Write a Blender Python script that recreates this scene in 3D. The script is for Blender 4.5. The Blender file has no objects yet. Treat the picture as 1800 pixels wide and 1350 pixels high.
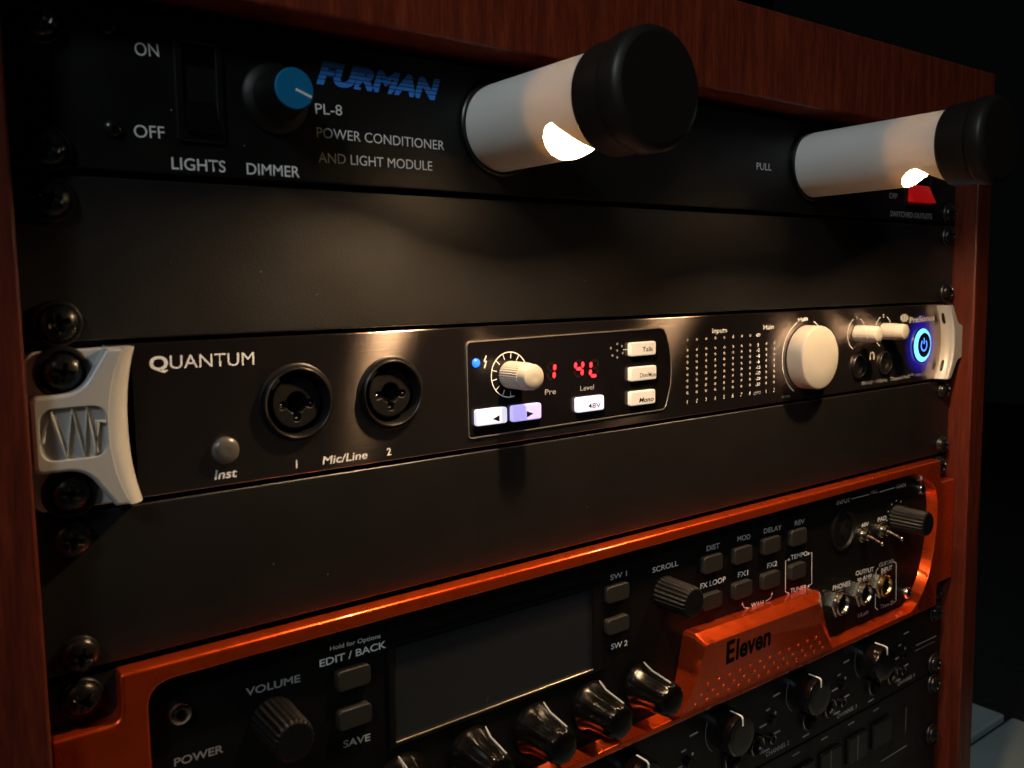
import bpy, bmesh, math, random
from mathutils import Vector, Matrix
from mathutils.geometry import tessellate_polygon
random.seed(7)
MM = 0.001
PI = math.pi
sc = bpy.context.scene
C = sc.collection

# ---------------------------------------------------------------- camera
cam = bpy.data.cameras.new('camera'); co = bpy.data.objects.new('camera', cam); C.objects.link(co)
co.location = (-0.27024, -0.242886, -0.07763)
co.rotation_euler = Matrix(((0.81652835, 0.07003856, -0.57304106), (-0.57695604, 0.06447684, -0.8142263), (-0.02007936, 0.99545836, 0.09305633))).to_euler()
cam.sensor_width = 36; cam.lens = 1477.578 / 1800 * 36
cam.shift_x = (900 - 833.218) / 1800; cam.shift_y = -(675 - 651.787) / 1800
cam.clip_start = 0.01; cam.clip_end = 50
cam.dof.use_dof = True; cam.dof.focus_distance = 0.345; cam.dof.aperture_fstop = 22
sc.camera = co
sc.view_settings.view_transform = 'Standard'; sc.view_settings.look = 'None'
sc.view_settings.exposure = 0; sc.view_settings.gamma = 1
# ---------------------------------------------------------------- dim room
w = bpy.data.worlds.new("World"); sc.world = w; w.use_nodes = True
w.node_tree.nodes['Background'].inputs[0].default_value = (0.75, 0.85, 1, 1)
w.node_tree.nodes['Background'].inputs[1].default_value = 0.0015

def area(name, loc, target, size, power, col):
    l = bpy.data.lights.new(name, 'AREA'); l.size = size; l.energy = power; l.color = col
    l.shape = 'DISK'
    o = bpy.data.objects.new(name, l); C.objects.link(o); o.location = loc
    o.rotation_euler = (Vector(target) - Vector(loc)).to_track_quat('-Z', 'Y').to_euler(); return o
area('ceiling_room_lamp', (-1.25, -0.85, 0.95), (0, 0, -0.08), 0.3, 0.36, (0.86, 0.95, 1)).data.spread = math.radians(34)
BULB = 2600

# ---------------------------------------------------------------- materials
def mat(name, col, rough=0.5, metal=0, spec=0.5, bump=None, emit=None, es=0, colnoise=None, coat=0, rnoise=None, dust=0):
    m = bpy.data.materials.new(name); m.use_nodes = True; nt = m.node_tree; b = nt.nodes['Principled BSDF']
    b.inputs['Base Color'].default_value = (*col, 1); b.inputs['Roughness'].default_value = rough
    b.inputs['Metallic'].default_value = metal; b.inputs['Specular IOR Level'].default_value = spec
    b.inputs['Coat Weight'].default_value = coat; b.inputs['Coat Roughness'].default_value = .09
    if emit: b.inputs['Emission Color'].default_value = (*emit, 1); b.inputs['Emission Strength'].default_value = es
    tc = nt.nodes.new('ShaderNodeTexCoord')
    def noise(scale, det=4, stretch=None):
        n = nt.nodes.new('ShaderNodeTexNoise'); n.inputs['Scale'].default_value = scale; n.inputs['Detail'].default_value = det
        if stretch:
            mp = nt.nodes.new('ShaderNodeMapping'); mp.inputs['Scale'].default_value = stretch
            nt.links.new(tc.outputs['Object'], mp.inputs[0]); nt.links.new(mp.outputs[0], n.inputs[0])
        else: nt.links.new(tc.outputs['Object'], n.inputs[0])
        return n
    if bump:
        n = noise(bump[0], 3, bump[2] if len(bump) > 2 else None)
        bp = nt.nodes.new('ShaderNodeBump'); bp.inputs['Strength'].default_value = bump[1]; bp.inputs['Distance'].default_value = 0.0003
        nt.links.new(n.outputs[0], bp.inputs['Height']); nt.links.new(bp.outputs[0], b.inputs['Normal'])
    if colnoise:
        n = noise(colnoise[0], 6, colnoise[3] if len(colnoise) > 3 else None)
        r = nt.nodes.new('ShaderNodeValToRGB'); r.color_ramp.elements[0].position = .35; r.color_ramp.elements[1].position = .68
        r.color_ramp.elements[0].color = (*colnoise[1], 1); r.color_ramp.elements[1].color = (*colnoise[2], 1)
        nt.links.new(n.outputs[0], r.inputs[0]); nt.links.new(r.outputs[0], b.inputs['Base Color'])
    if dust:
        vo = nt.nodes.new('ShaderNodeTexVoronoi'); vo.inputs['Scale'].default_value = dust; nt.links.new(tc.outputs['Object'], vo.inputs[0])
        sp = nt.nodes.new('ShaderNodeSeparateColor'); nt.links.new(vo.outputs['Color'], sp.inputs[0])
        lt = nt.nodes.new('ShaderNodeMath'); lt.operation = 'LESS_THAN'; nt.links.new(vo.outputs['Distance'], lt.inputs[0]); lt.inputs[1].default_value = .045
        gt = nt.nodes.new('ShaderNodeMath'); gt.operation = 'GREATER_THAN'; nt.links.new(sp.outputs[0], gt.inputs[0]); gt.inputs[1].default_value = .82
        ml = nt.nodes.new('ShaderNodeMath'); ml.operation = 'MULTIPLY'; nt.links.new(lt.outputs[0], ml.inputs[0]); nt.links.new(gt.outputs[0], ml.inputs[1])
        mc = nt.nodes.new('ShaderNodeMix'); mc.data_type = 'RGBA'; mc.inputs[6].default_value = (*col, 1); mc.inputs[7].default_value = (.2, .185, .165, 1)
        nt.links.new(ml.outputs[0], mc.inputs[0]); nt.links.new(mc.outputs[2], b.inputs['Base Color'])
    if rnoise:
        n = noise(rnoise[0], 5); mr = nt.nodes.new('ShaderNodeMapRange')
        mr.inputs['From Min'].default_value = .3; mr.inputs['From Max'].default_value = .7
        mr.inputs['To Min'].default_value = rnoise[1]; mr.inputs['To Max'].default_value = rnoise[2]
        nt.links.new(n.outputs[0], mr.inputs[0]); nt.links.new(mr.outputs[0], b.inputs['Roughness'])
    return m
M = {}
M['powder'] = mat('black_powder_coat', (.006, .0053, .005), .42, spec=.8, bump=(2600, .22), rnoise=(45, .4, .44), dust=170)
M['painted'] = mat('black_painted_steel', (.005, .0048, .0048), .42, spec=.3, bump=(1500, .12), rnoise=(60, .38, .52), dust=150)
M['rail'] = mat('black_rail_steel', (.01, .01, .01), .5, spec=.3)
M['plastic'] = mat('black_plastic', (.006, .006, .006), .35, spec=.4)
M['matte'] = mat('matte_black_plastic', (.004, .0037, .0034), .5, spec=.3, bump=(900, .1))
M['gloss'] = mat('glossy_black_bakelite', (.004, .0035, .003), .2, spec=.3, rnoise=(200, .15, .28))
M['hole'] = mat('dark_cavity', (.002, .002, .002), .8, spec=.1)
M['white_ink'] = mat('white_ink', (.95, .96, .94), .6, spec=.2)
M['grey_ink'] = mat('grey_ink', (.42, .42, .42), .6, spec=.2)
M['shaded_ink'] = mat('shaded_white_ink', (.62, .62, .6), .6, spec=.2)  # white print, greyed to paint in the frame's shadow on the top labels
M['dim_ink'] = mat('dark_grey_ink', (.26, .26, .26), .6, spec=.2)  # darkest grey of the printed inks
M['blue_ink'] = mat('blue_ink', (.06, .3, .98), .6, spec=.2)
M['blue_cap'] = mat('blue_plastic', (.008, .19, .42), .5, spec=.2)
M['knob_white'] = mat('off_white_plastic', (.47, .44, .38), .38, spec=.4, rnoise=(120, .32, .45))
M['button_cream'] = mat('cream_button_painted_glow', (.66, .62, .55), .4, emit=(1, .82, .66), es=.28)  # plain unlit plastic; weak emission paints extra lamp light on it
M['button_lit'] = mat('lit_white_button', (.7, .7, .8), .4, emit=(.84, .78, 1), es=.8)
M['button_lit_blue'] = mat('lit_violet_button', (.5, .5, .8), .4, emit=(.5, .42, 1), es=.85)
M['button_grey'] = mat('grey_rubber_button', (.022, .021, .018), .5, spec=.35, bump=(1200, .12))
M['ear'] = mat('silver_grey_cast_ear', (.52, .53, .52), .42, metal=.2, spec=.5, bump=(700, .06), rnoise=(90, .36, .5))
M['screw'] = mat('black_oxide_screw', (.03, .029, .027), .25, metal=.75, spec=.5, rnoise=(500, .2, .38))
M['washer'] = mat('black_nylon_washer', (.008, .008, .008), .38, spec=.5)
M['steel'] = mat('nickel_steel', (.55, .5, .42), .22, metal=1, rnoise=(600, .15, .35))
M['brass'] = mat('brass_nut', (.75, .5, .22), .25, metal=1)
M['rim_metal'] = mat('dark_chrome_rim', (.2, .19, .18), .3, metal=1)
M['orange'] = mat('orange_anodised_metal', (.95, .1, .012), .3, metal=.82, spec=.5, bump=(1500, .02), rnoise=(160, .25, .36), coat=.8)
M['gloss_knob'] = mat('polished_black_knob', (.004, .004, .004), .16, spec=.9)
M['glass'] = mat('dark_display_glass', (.019, .021, .023), .2, spec=.5, rnoise=(30, .16, .28), dust=200)  # base lifted towards blue, painting in the room's reflection
M['acrylic'] = mat('dark_acrylic_window', (.006, .005, .006), .22, spec=.5)
M['panel11'] = mat('black_satin_panel', (.0035, .0034, .0034), .5, spec=.22, bump=(1500, .08))
M['dotgrey'] = mat('unlit_led', (.48, .44, .4), .4)
M['red_seg'] = mat('red_lit_segment', (.5, .02, .02), .5, emit=(1, .012, .018), es=7)
M['dim_seg'] = mat('unlit_segment', (.008, .003, .003), .5)
M['blue_led'] = mat('blue_led', (.02, .1, .6), .4, emit=(.01, .1, 1), es=3.4)
M['cyan_ring'] = mat('lit_blue_ring', (.02, .1, .6), .4, emit=(.1, .42, 1), es=3.2)
M['blue_ring'] = mat('lit_blue_icon', (.02, .1, .6), .4, emit=(.06, .22, 1), es=2.4)
M['red_switch'] = mat('red_lit_rocker', (.45, .01, .01), .2, spec=.6, emit=(1, .01, .01), es=.22, coat=.5)
M['frame_line'] = mat('grey_enamel_line', (.3, .28, .26), .3, metal=.6)
M['wave'] = mat('polished_emblem_line', (.6, .6, .58), .28, metal=.6)
M['tile'] = mat('pale_floor_tile', (.36, .43, .42), .5, colnoise=(9, (.3, .38, .37), (.44, .5, .49)))
M['grout'] = mat('dark_floor', (.01, .012, .012), .8, colnoise=(300, (.004, .004, .004), (.02, .02, .02)))
M['wall'] = mat('dark_room_wall', (.004, .004, .0045), .95, spec=.05, colnoise=(3, (.003, .003, .003), (.006, .006, .006)))

def wood(name, stretch, tint=1):
    m = bpy.data.materials.new(name); m.use_nodes = True; nt = m.node_tree; b = nt.nodes['Principled BSDF']
    tc = nt.nodes.new('ShaderNodeTexCoord'); mp = nt.nodes.new('ShaderNodeMapping'); mp.inputs['Scale'].default_value = stretch
    nt.links.new(tc.outputs['Object'], mp.inputs[0])
    n1 = nt.nodes.new('ShaderNodeTexNoise'); n1.inputs['Scale'].default_value = 22; n1.inputs['Detail'].default_value = 6; n1.inputs['Roughness'].default_value = .62; n1.inputs['Distortion'].default_value = .5
    n2 = nt.nodes.new('ShaderNodeTexNoise'); n2.inputs['Scale'].default_value = 160; n2.inputs['Detail'].default_value = 3; n2.inputs['Roughness'].default_value = .7
    for n in (n1, n2): nt.links.new(mp.outputs[0], n.inputs[0])
    mx = nt.nodes.new('ShaderNodeMath'); mx.operation = 'MULTIPLY_ADD'; mx.inputs[1].default_value = .6
    nt.links.new(n1.outputs[0], mx.inputs[0])
    m2 = nt.nodes.new('ShaderNodeMath'); m2.operation = 'MULTIPLY'; m2.inputs[1].default_value = .4
    nt.links.new(n2.outputs[0], m2.inputs[0]); nt.links.new(m2.outputs[0], mx.inputs[2])
    r = nt.nodes.new('ShaderNodeValToRGB'); e = r.color_ramp.elements
    e[0].position = .36; e[1].position = .66
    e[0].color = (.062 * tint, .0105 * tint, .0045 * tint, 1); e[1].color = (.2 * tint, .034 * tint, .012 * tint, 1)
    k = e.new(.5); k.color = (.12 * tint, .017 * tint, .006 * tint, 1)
    nt.links.new(mx.outputs[0], r.inputs[0]); nt.links.new(r.outputs[0], b.inputs['Base Color'])
    b.inputs['Roughness'].default_value = .42
    bp = nt.nodes.new('ShaderNodeBump'); bp.inputs['Strength'].default_value = .3; bp.inputs['Distance'].default_value = .0004
    nt.links.new(mx.outputs[0], bp.inputs['Height']); nt.links.new(bp.outputs[0], b.inputs['Normal'])
    return m
M['wood'] = wood('red_brown_wood_lit', (9, 9, .8), 1.75)  # tint lightened to paint lamp glow on the top board
M['wood_side'] = wood('red_brown_wood_shaded', (9, 9, .7), .75)  # same wood, tint darkened to paint the weaker light on the sides

def brushed(name):
    m = bpy.data.materials.new(name); m.use_nodes = True; nt = m.node_tree; nt.nodes.clear()
    out = nt.nodes.new('ShaderNodeOutputMaterial')
    d = nt.nodes.new('ShaderNodeBsdfDiffuse'); d.inputs[0].default_value = (.008, .0065, .0065, 1)
    g = nt.nodes.new('ShaderNodeBsdfAnisotropic'); g.distribution = 'BECKMANN'
    g.inputs['Color'].default_value = (.42, .35, .32, 1); g.inputs['Roughness'].default_value = .335; g.inputs['Anisotropy'].default_value = .63
    tv = nt.nodes.new('ShaderNodeCombineXYZ'); tv.inputs[0].default_value = 1
    nt.links.new(tv.outputs[0], g.inputs['Tangent'])
    tc = nt.nodes.new('ShaderNodeTexCoord'); mp = nt.nodes.new('ShaderNodeMapping'); mp.inputs['Scale'].default_value = (24, 24, 1500)
    nt.links.new(tc.outputs['Object'], mp.inputs[0])
    n = nt.nodes.new('ShaderNodeTexNoise'); n.inputs['Scale'].default_value = 1; n.inputs['Detail'].default_value = 5; n.inputs['Roughness'].default_value = .65
    nt.links.new(mp.outputs[0], n.inputs[0])
    bp = nt.nodes.new('ShaderNodeBump'); bp.inputs['Strength'].default_value = .5; bp.inputs['Distance'].default_value = .00006
    nt.links.new(n.outputs[0], bp.inputs['Height']); nt.links.new(bp.outputs[0], g.inputs['Normal'])
    a = nt.nodes.new('ShaderNodeAddShader'); nt.links.new(d.outputs[0], a.inputs[0]); nt.links.new(g.outputs[0], a.inputs[1])
    nt.links.new(a.outputs[0], out.inputs[0]); return m
M['brushed'] = brushed('black_brushed_aluminium')

def tube_mat():
    m = bpy.data.materials.new('white_translucent_tube'); m.use_nodes = True; nt = m.node_tree; b = nt.nodes['Principled BSDF']
    b.inputs['Base Color'].default_value = (.78, .78, .73, 1); b.inputs['Roughness'].default_value = .45
    t = nt.nodes.new('ShaderNodeBsdfTranslucent'); t.inputs[0].default_value = (1, .8, .55, 1)
    x = nt.nodes.new('ShaderNodeMixShader'); x.inputs[0].default_value = .04
    nt.links.new(b.outputs[0], x.inputs[1]); nt.links.new(t.outputs[0], x.inputs[2])
    nt.links.new(x.outputs[0], nt.nodes['Material Output'].inputs[0]); return m
M['tube'] = tube_mat()
M['cap'] = mat('brown_black_cap', (.016, .0125, .009), .45, spec=.35, bump=(400, .08))
def emis(name, col, s):
    m = bpy.data.materials.new(name); m.use_nodes = True; nt = m.node_tree; nt.nodes.clear()
    o = nt.nodes.new('ShaderNodeOutputMaterial'); e = nt.nodes.new('ShaderNodeEmission')
    e.inputs[0].default_value = (*col, 1); e.inputs[1].default_value = s; nt.links.new(e.outputs[0], o.inputs[0]); return m
M['bulb1'] = emis('warm_bulb_glass', (1, .66, .36), BULB)
M['bulb2'] = emis('warm_bulb_glass_far', (1, .66, .36), BULB * 1.0)
def halo():  # panel shader with the button's blue spill painted in as emission
    m = brushed('panel_end_painted_glow'); nt = m.node_tree
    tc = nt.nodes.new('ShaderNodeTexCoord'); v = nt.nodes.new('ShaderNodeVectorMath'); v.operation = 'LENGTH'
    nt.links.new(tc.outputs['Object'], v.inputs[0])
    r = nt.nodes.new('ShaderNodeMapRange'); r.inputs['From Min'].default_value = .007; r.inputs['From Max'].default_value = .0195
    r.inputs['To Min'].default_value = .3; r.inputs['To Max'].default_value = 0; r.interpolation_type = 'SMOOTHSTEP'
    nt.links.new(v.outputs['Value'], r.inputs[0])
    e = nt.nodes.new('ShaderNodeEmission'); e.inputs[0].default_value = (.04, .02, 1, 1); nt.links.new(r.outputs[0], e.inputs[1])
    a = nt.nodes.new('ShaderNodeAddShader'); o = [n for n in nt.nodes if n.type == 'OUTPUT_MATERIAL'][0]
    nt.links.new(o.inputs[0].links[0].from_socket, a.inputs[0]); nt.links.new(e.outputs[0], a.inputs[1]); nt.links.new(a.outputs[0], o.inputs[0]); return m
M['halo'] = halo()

# ---------------------------------------------------------------- object helpers (all coordinates in mm)
WO = {}
def thing(name, label, cat, org, group=None):
    o = bpy.data.objects.new(name, None); C.objects.link(o); o.location = Vector(org) * MM
    o.empty_display_size = .01; o['label'] = label; o['category'] = cat
    if group: o['group'] = group
    WO[o] = Vector(org); return o
def part(name, bm, m, parent=None, label=None, org=None, smooth=None):
    me = bpy.data.meshes.new(name)
    vs = [v.co for v in bm.verts]
    if org is None:
        org = Vector([(min(v[i] for v in vs) + max(v[i] for v in vs)) / 2 for i in range(3)])
    org = Vector(org)
    for v in bm.verts: v.co = (v.co - org) * MM
    bmesh.ops.recalc_face_normals(bm, faces=bm.faces) if bm.faces else None
    bm.to_mesh(me); bm.free(); (me.materials.append(m) if m else None)
    if smooth is not None:
        me.set_sharp_from_angle(angle=math.radians(smooth))
        for p in me.polygons: p.use_smooth = abs(p.normal.y) < .9995
    o = bpy.data.objects.new(name, me); C.objects.link(o)
    if parent: o.parent = parent; o.location = (org - WO[parent]) * MM
    else: o.location = org * MM
    WO[o] = org
    if label: o['label'] = label
    return o
def share(src, name, org, parent, label=None, rot=None, scale=None):
    o = src.copy(); o.name = name; C.objects.link(o); o.parent = parent
    for k in list(o.keys()):
        if k in ('label', 'category', 'group'): del o[k]
    o.location = (Vector(org) - WO[parent]) * MM; WO[o] = Vector(org)
    if label: o['label'] = label
    if rot is not None: o.rotation_euler = rot
    if scale is not None: o.scale = scale
    return o
def struct(o, name): o.name = name; o['kind'] = 'structure'; return o

def box(bm, x0, x1, y0, y1, z0, z1, bev=0, seg=2):
    r = bmesh.ops.create_cube(bm, size=1); vs = r['verts']
    for v in vs: v.co = Vector(((x0 + x1) / 2 + v.co.x * (x1 - x0), (y0 + y1) / 2 + v.co.y * (y1 - y0), (z0 + z1) / 2 + v.co.z * (z1 - z0)))
    if bev:
        es = list({e for v in vs for e in v.link_edges})
        bmesh.ops.bevel(bm, geom=es, offset=bev, segments=seg, affect='EDGES', profile=.5)
    return bm
def B(*a, **k): return box(bmesh.new(), *a, **k)
def lathe(bm, prof, c, n=48, rf=None, cap0=False, cap1=True, tilt=None):
    """profile of (radius, y) around the y axis through c=(x, z)"""
    rings = []
    for i, (r, y) in enumerate(prof):
        ring = []
        for k in range(n):
            t = 2 * PI * k / n; rr = r * (rf(t, i) if rf else 1)
            ring.append(bm.verts.new((c[0] + rr * math.cos(t), y, c[1] + rr * math.sin(t))))
        rings.append(ring)
    for a, b in zip(rings, rings[1:]):
        for k in range(n): bm.faces.new((a[k], a[(k + 1) % n], b[(k + 1) % n], b[k]))
    if cap0: bm.faces.new(rings[0])
    if cap1: bm.faces.new(rings[-1])
    return bm
def disc(x, z, r, y, n=32, th=.25):
    return lathe(bmesh.new(), [(r, y + th), (r, y), (r * .98, y)], (x, z), n)
def area2(p): return sum(a[0] * b[1] - b[0] * a[1] for a, b in zip(p, p[1:] + p[:1])) / 2
def offset(pts, d):
    """shrink (d>0) a closed outline given counter-clockwise"""
    n = len(pts); out = []
    for i in range(n):
        a, b, c = Vector(pts[i - 1]), Vector(pts[i]), Vector(pts[(i + 1) % n])
        e1 = (b - a).normalized(); e2 = (c - b).normalized()
        n1 = Vector((-e1.y, e1.x)); n2 = Vector((-e2.y, e2.x)); m = n1 + n2
        if m.length < 1e-6: m = n1
        m.normalize(); k = d / max(.35, m.dot(n1)); out.append((b.x + m.x * k, b.y + m.y * k))
    return out
def plate(bm, outer, holes=(), y0=0, y1=-2, r=0.4, hr=None, seg=3, slope=0):
    """a slab: outline in x,z (mm), back at y0, front at y1, rounded outer edge r; holes with rounded lip and optional sloping wall"""
    if area2(list(outer)) < 0: outer = list(outer)[::-1]
    hr = r if hr is None else hr
    def strip(loops):
        vl = [[bm.verts.new((p[0], y, p[1])) for p in pts] for pts, y in loops]
        for a, b in zip(vl, vl[1:]):
            n = len(a)
            for k in range(n): bm.faces.new((a[k], a[(k + 1) % n], b[(k + 1) % n], b[k]))
        return vl[-1]
    L = [(outer, y0)]
    if r > 0:
        for i in range(seg + 1):
            t = i / seg * PI / 2; L.append((offset(outer, r * (1 - math.cos(t))), y1 + r * (1 - math.sin(t))))
    else: L.append((outer, y1))
    fronts = [strip(L)]
    for h in holes:
        h = list(h)
        if area2(h) < 0: h = h[::-1]
        back = offset(h, slope) if slope else h
        Lh = [(back, y0)]
        if hr > 0:
            for i in range(seg + 1):
                t = i / seg * PI / 2; Lh.append((offset(h, -hr * (1 - math.cos(t))), y1 + hr * (1 - math.sin(t))))
        else: Lh.append((h, y1))
        fronts.append(strip(Lh))
    polys = [[Vector((v.co.x, v.co.z, 0)) for v in f] for f in fronts]
    allv = [v for f in fronts for v in f]
    if holes:
        for t in tessellate_polygon(polys):
            try: bm.faces.new([allv[i] for i in t])
            except ValueError: pass
    else: bm.faces.new(fronts[0])
    return bm
def rrect(x0, x1, z0, z1, r, n=6):
    p = []
    for cx, cz, a in ((x1 - r, z1 - r, 0), (x0 + r, z1 - r, 90), (x0 + r, z0 + r, 180), (x1 - r, z0 + r, 270)):
        for k in range(n + 1):
            t = math.radians(a + 90 * k / n); p.append((cx + r * math.cos(t), cz + r * math.sin(t)))
    return p
def circ(x, z, r, n=40): return [(x + r * math.cos(2 * PI * k / n), z + r * math.sin(2 * PI * k / n)) for k in range(n)]
def roundpoly(pts, rad, n=6):
    """round the corners of a polygon; rad is one value or a list"""
    out = []; N = len(pts)
    for i in range(N):
        r = rad[i] if isinstance(rad, (list, tuple)) else rad
        b = Vector(pts[i]); a = Vector(pts[i - 1]); c = Vector(pts[(i + 1) % N])
        if r <= 0: out.append(tuple(b)); continue
        d1 = min(r, (a - b).length * .45); d2 = min(r, (c - b).length * .45)
        p = b + (a - b).normalized() * d1; q = b + (c - b).normalized() * d2
        for k in range(n + 1):
            t = k / n; out.append(tuple(p * (1 - t) ** 2 + b * 2 * t * (1 - t) + q * t * t))
    return out
def tubeline(bm, pts, r, n=6, closed=False):
    """a thin round line through 3D points (mm)"""
    P = [Vector(p) for p in pts]; rings = []
    N = len(P)
    for i, p in enumerate(P):
        a = P[i - 1] if (i > 0 or closed) else p; b = P[(i + 1) % N] if (i < N - 1 or closed) else p
        d = (b - a).normalized(); u = d.cross(Vector((0, 1, 0)))
        if u.length < 1e-4: u = Vector((1, 0, 0))
        u.normalize(); v = d.cross(u).normalized()
        rings.append([bm.verts.new(p + (u * math.cos(2 * PI * k / n) + v * math.sin(2 * PI * k / n)) * r) for k in range(n)])
    for a, b in zip(rings, rings[1:] + ([rings[0]] if closed else [])):
        for k in range(n): bm.faces.new((a[k], a[(k + 1) % n], b[(k + 1) % n], b[k]))
    if not closed: bm.faces.new(rings[0]); bm.faces.new(rings[-1])
    return bm
def stroke(bm, pts, wd, y, closed=False, th=.08):
    """a flat printed line of width wd through x,z points"""
    P = [Vector(p) for p in pts]; N = len(P); A = []; Bv = []
    for i, p in enumerate(P):
        a = P[i - 1] if (i > 0 or closed) else p; b = P[(i + 1) % N] if (i < N - 1 or closed) else p
        d = (b - a).normalized(); nrm = Vector((-d.y, d.x)) * wd / 2
        A.append(bm.verts.new((p.x + nrm.x, y, p.y + nrm.y))); Bv.append(bm.verts.new((p.x - nrm.x, y, p.y - nrm.y)))
    rg = range(N if closed else N - 1)
    for i in rg:
        j = (i + 1) % N; bm.faces.new((A[i], Bv[i], Bv[j], A[j]))
    return bm
def arc(x, z, r, a0, a1, n=40): return [(x + r * math.cos(math.radians(a0 + (a1 - a0) * k / n)), z + r * math.sin(math.radians(a0 + (a1 - a0) * k / n))) for k in range(n + 1)]

CAPH = {}
def textmesh(body, bold, shear, space=1.0):
    cu = bpy.data.curves.new('t', 'FONT'); cu.body = body; cu.size = 1; cu.offset = bold; cu.shear = shear; cu.space_character = space
    cu.resolution_u = 4; cu.fill_mode = 'FRONT'
    o = bpy.data.objects.new('t', cu); C.objects.link(o)
    dg = bpy.context.evaluated_depsgraph_get(); dg.update()
    me = bpy.data.meshes.new_from_object(o.evaluated_get(dg))
    bm = bmesh.new(); bm.from_mesh(me); bpy.data.meshes.remove(me)
    bpy.data.objects.remove(o); bpy.data.curves.remove(cu)
    return bm
def caph(bold):
    if bold not in CAPH:
        bm = textmesh('H', bold, 0); CAPH[bold] = max(v.co.y for v in bm.verts) - min(v.co.y for v in bm.verts); bm.free()
    return CAPH[bold]
def T(parent, body, a, b, h, y, m='white_ink', bold=0.0, shear=0.0, name='lettering', space=1.0, gaps=None, yf=None):
    """printed words: baseline from a to b (x, z), cap height h, lying at depth y"""
    bm = textmesh(body, bold, shear, space)
    x0 = min(v.co.x for v in bm.verts); x1 = max(v.co.x for v in bm.verts)
    sx = math.hypot(b[0] - a[0], b[1] - a[1]) / (x1 - x0); sz = h / caph(bold)
    if len(body) == 1 and body != 'Q' and body != 'E':
        wx = (x1 - x0) * sz; mx_ = (a[0] + b[0]) / 2; a = (mx_ - wx / 2, a[1]); sx = sz; b = (mx_ + wx / 2, b[1])
    ang = math.atan2(b[1] - a[1], b[0] - a[0])
    if gaps:
        for g0, g1 in gaps:
            for zc in (g0, g1):
                bmesh.ops.bisect_plane(bm, geom=list(bm.verts) + list(bm.edges) + list(bm.faces), plane_co=(0, zc / sz, 0), plane_no=(0, 1, 0))
            kill = [f for f in bm.faces if g0 < f.calc_center_median().y * sz < g1]
            bmesh.ops.delete(bm, geom=kill, context='FACES')
    for v in bm.verts:
        px = (v.co.x - x0) * sx; pz = v.co.y * sz
        v.co = Vector((a[0] + px * math.cos(ang) - pz * math.sin(ang), y, a[1] + px * math.sin(ang) + pz * math.cos(ang)))
    if yf:
        for v in bm.verts: v.co.y = yf(v.co.z) - .07
    for f in bm.faces: f.normal_update()
    o = part(name, bm, M[m], parent)
    return o

# ================================================================ the room: floor and walls
F0 = -450
FO = part('floor', B(-1500, 2600, -1500, 1800, F0 - 60, F0 - 8), M['grout']); struct(FO, 'floor')
for i in range(3):
    for j in range(4):
        part('tile', B(503 - 300 * (i + 1) + 3, 503 - 300 * i - 3, 62 - 300 * (j - 1) - 297, 62 - 300 * (j - 1) - 3, F0 - 7.5, F0, bev=1.5), M['tile'], FO)
struct(part('wall', B(-1500, 2600, 1800, 1850, F0 - 60, 1500), M['wall']), 'wall')

# ================================================================ wooden rack case
case = thing('rack_case', 'red brown wooden rack cabinet holding all the black and orange audio units', 'rack cabinet', (0, 0, F0))
part('top_board', B(-258, 258, -14, 380, 2.6, 40, bev=.8), M['wood'], case)
for s in (-1, 1):
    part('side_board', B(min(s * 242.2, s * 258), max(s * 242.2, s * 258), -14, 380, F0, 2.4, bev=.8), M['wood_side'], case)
part('bottom_board', B(-242, 242, -13, 380, F0, F0 + 18, bev=.6), M['wood'], case)
part('back_board', B(-242, 242, 372, 380, F0 + 18.2, 2.4), M['wood'], case)
for s in (-1, 1):
    bm = bmesh.new(); x0, x1 = sorted((s * 242, s * 222))
    box(bm, x0, x1, 1.2, 3.2, F0 + 19, 2.2)
    xa, xb = sorted((s * 222, s * 220)); box(bm, xa, xb, 1.2, 30, F0 + 19, 2.2)
    part('rack_rail', bm, M['rail'], case)

# ================================================================ rack screws (one mesh, copied)
def screw_mesh():
    bm = bmesh.new(); n = 72; rings = 18; R = 4.75; H = 3.0; vr = []
    def hgt(x, z, r):
        h = H * math.sqrt(max(0, 1 - (r / R) ** 2)) ** .9
        for u, v in ((x, z), (z, x)):
            if abs(u) < .62 and abs(v) < 2.5: h -= 1.5 * (1 - abs(v) / 3.1)
        return h
    c = bm.verts.new((0, -hgt(0, 0, 0), 0))
    for i in range(1, rings + 1):
        r = R * math.sin(i / rings * PI / 2); ring = []
        for k in range(n):
            t = 2 * PI * k / n; x, z = r * math.cos(t), r * math.sin(t); ring.append(bm.verts.new((x, -hgt(x, z, r), z)))
        vr.append(ring)
    for k in range(n): bm.faces.new((c, vr[0][k], vr[0][(k + 1) % n]))
    for a, b in zip(vr, vr[1:]):
        for k in range(n): bm.faces.new((a[k], a[(k + 1) % n], b[(k + 1) % n], b[k]))
    base = [bm.verts.new((v.co.x, .6, v.co.z)) for v in vr[-1]]
    for k in range(n): bm.faces.new((vr[-1][k], vr[-1][(k + 1) % n], base[(k + 1) % n], base[k]))
    return bm
proto = None
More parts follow.
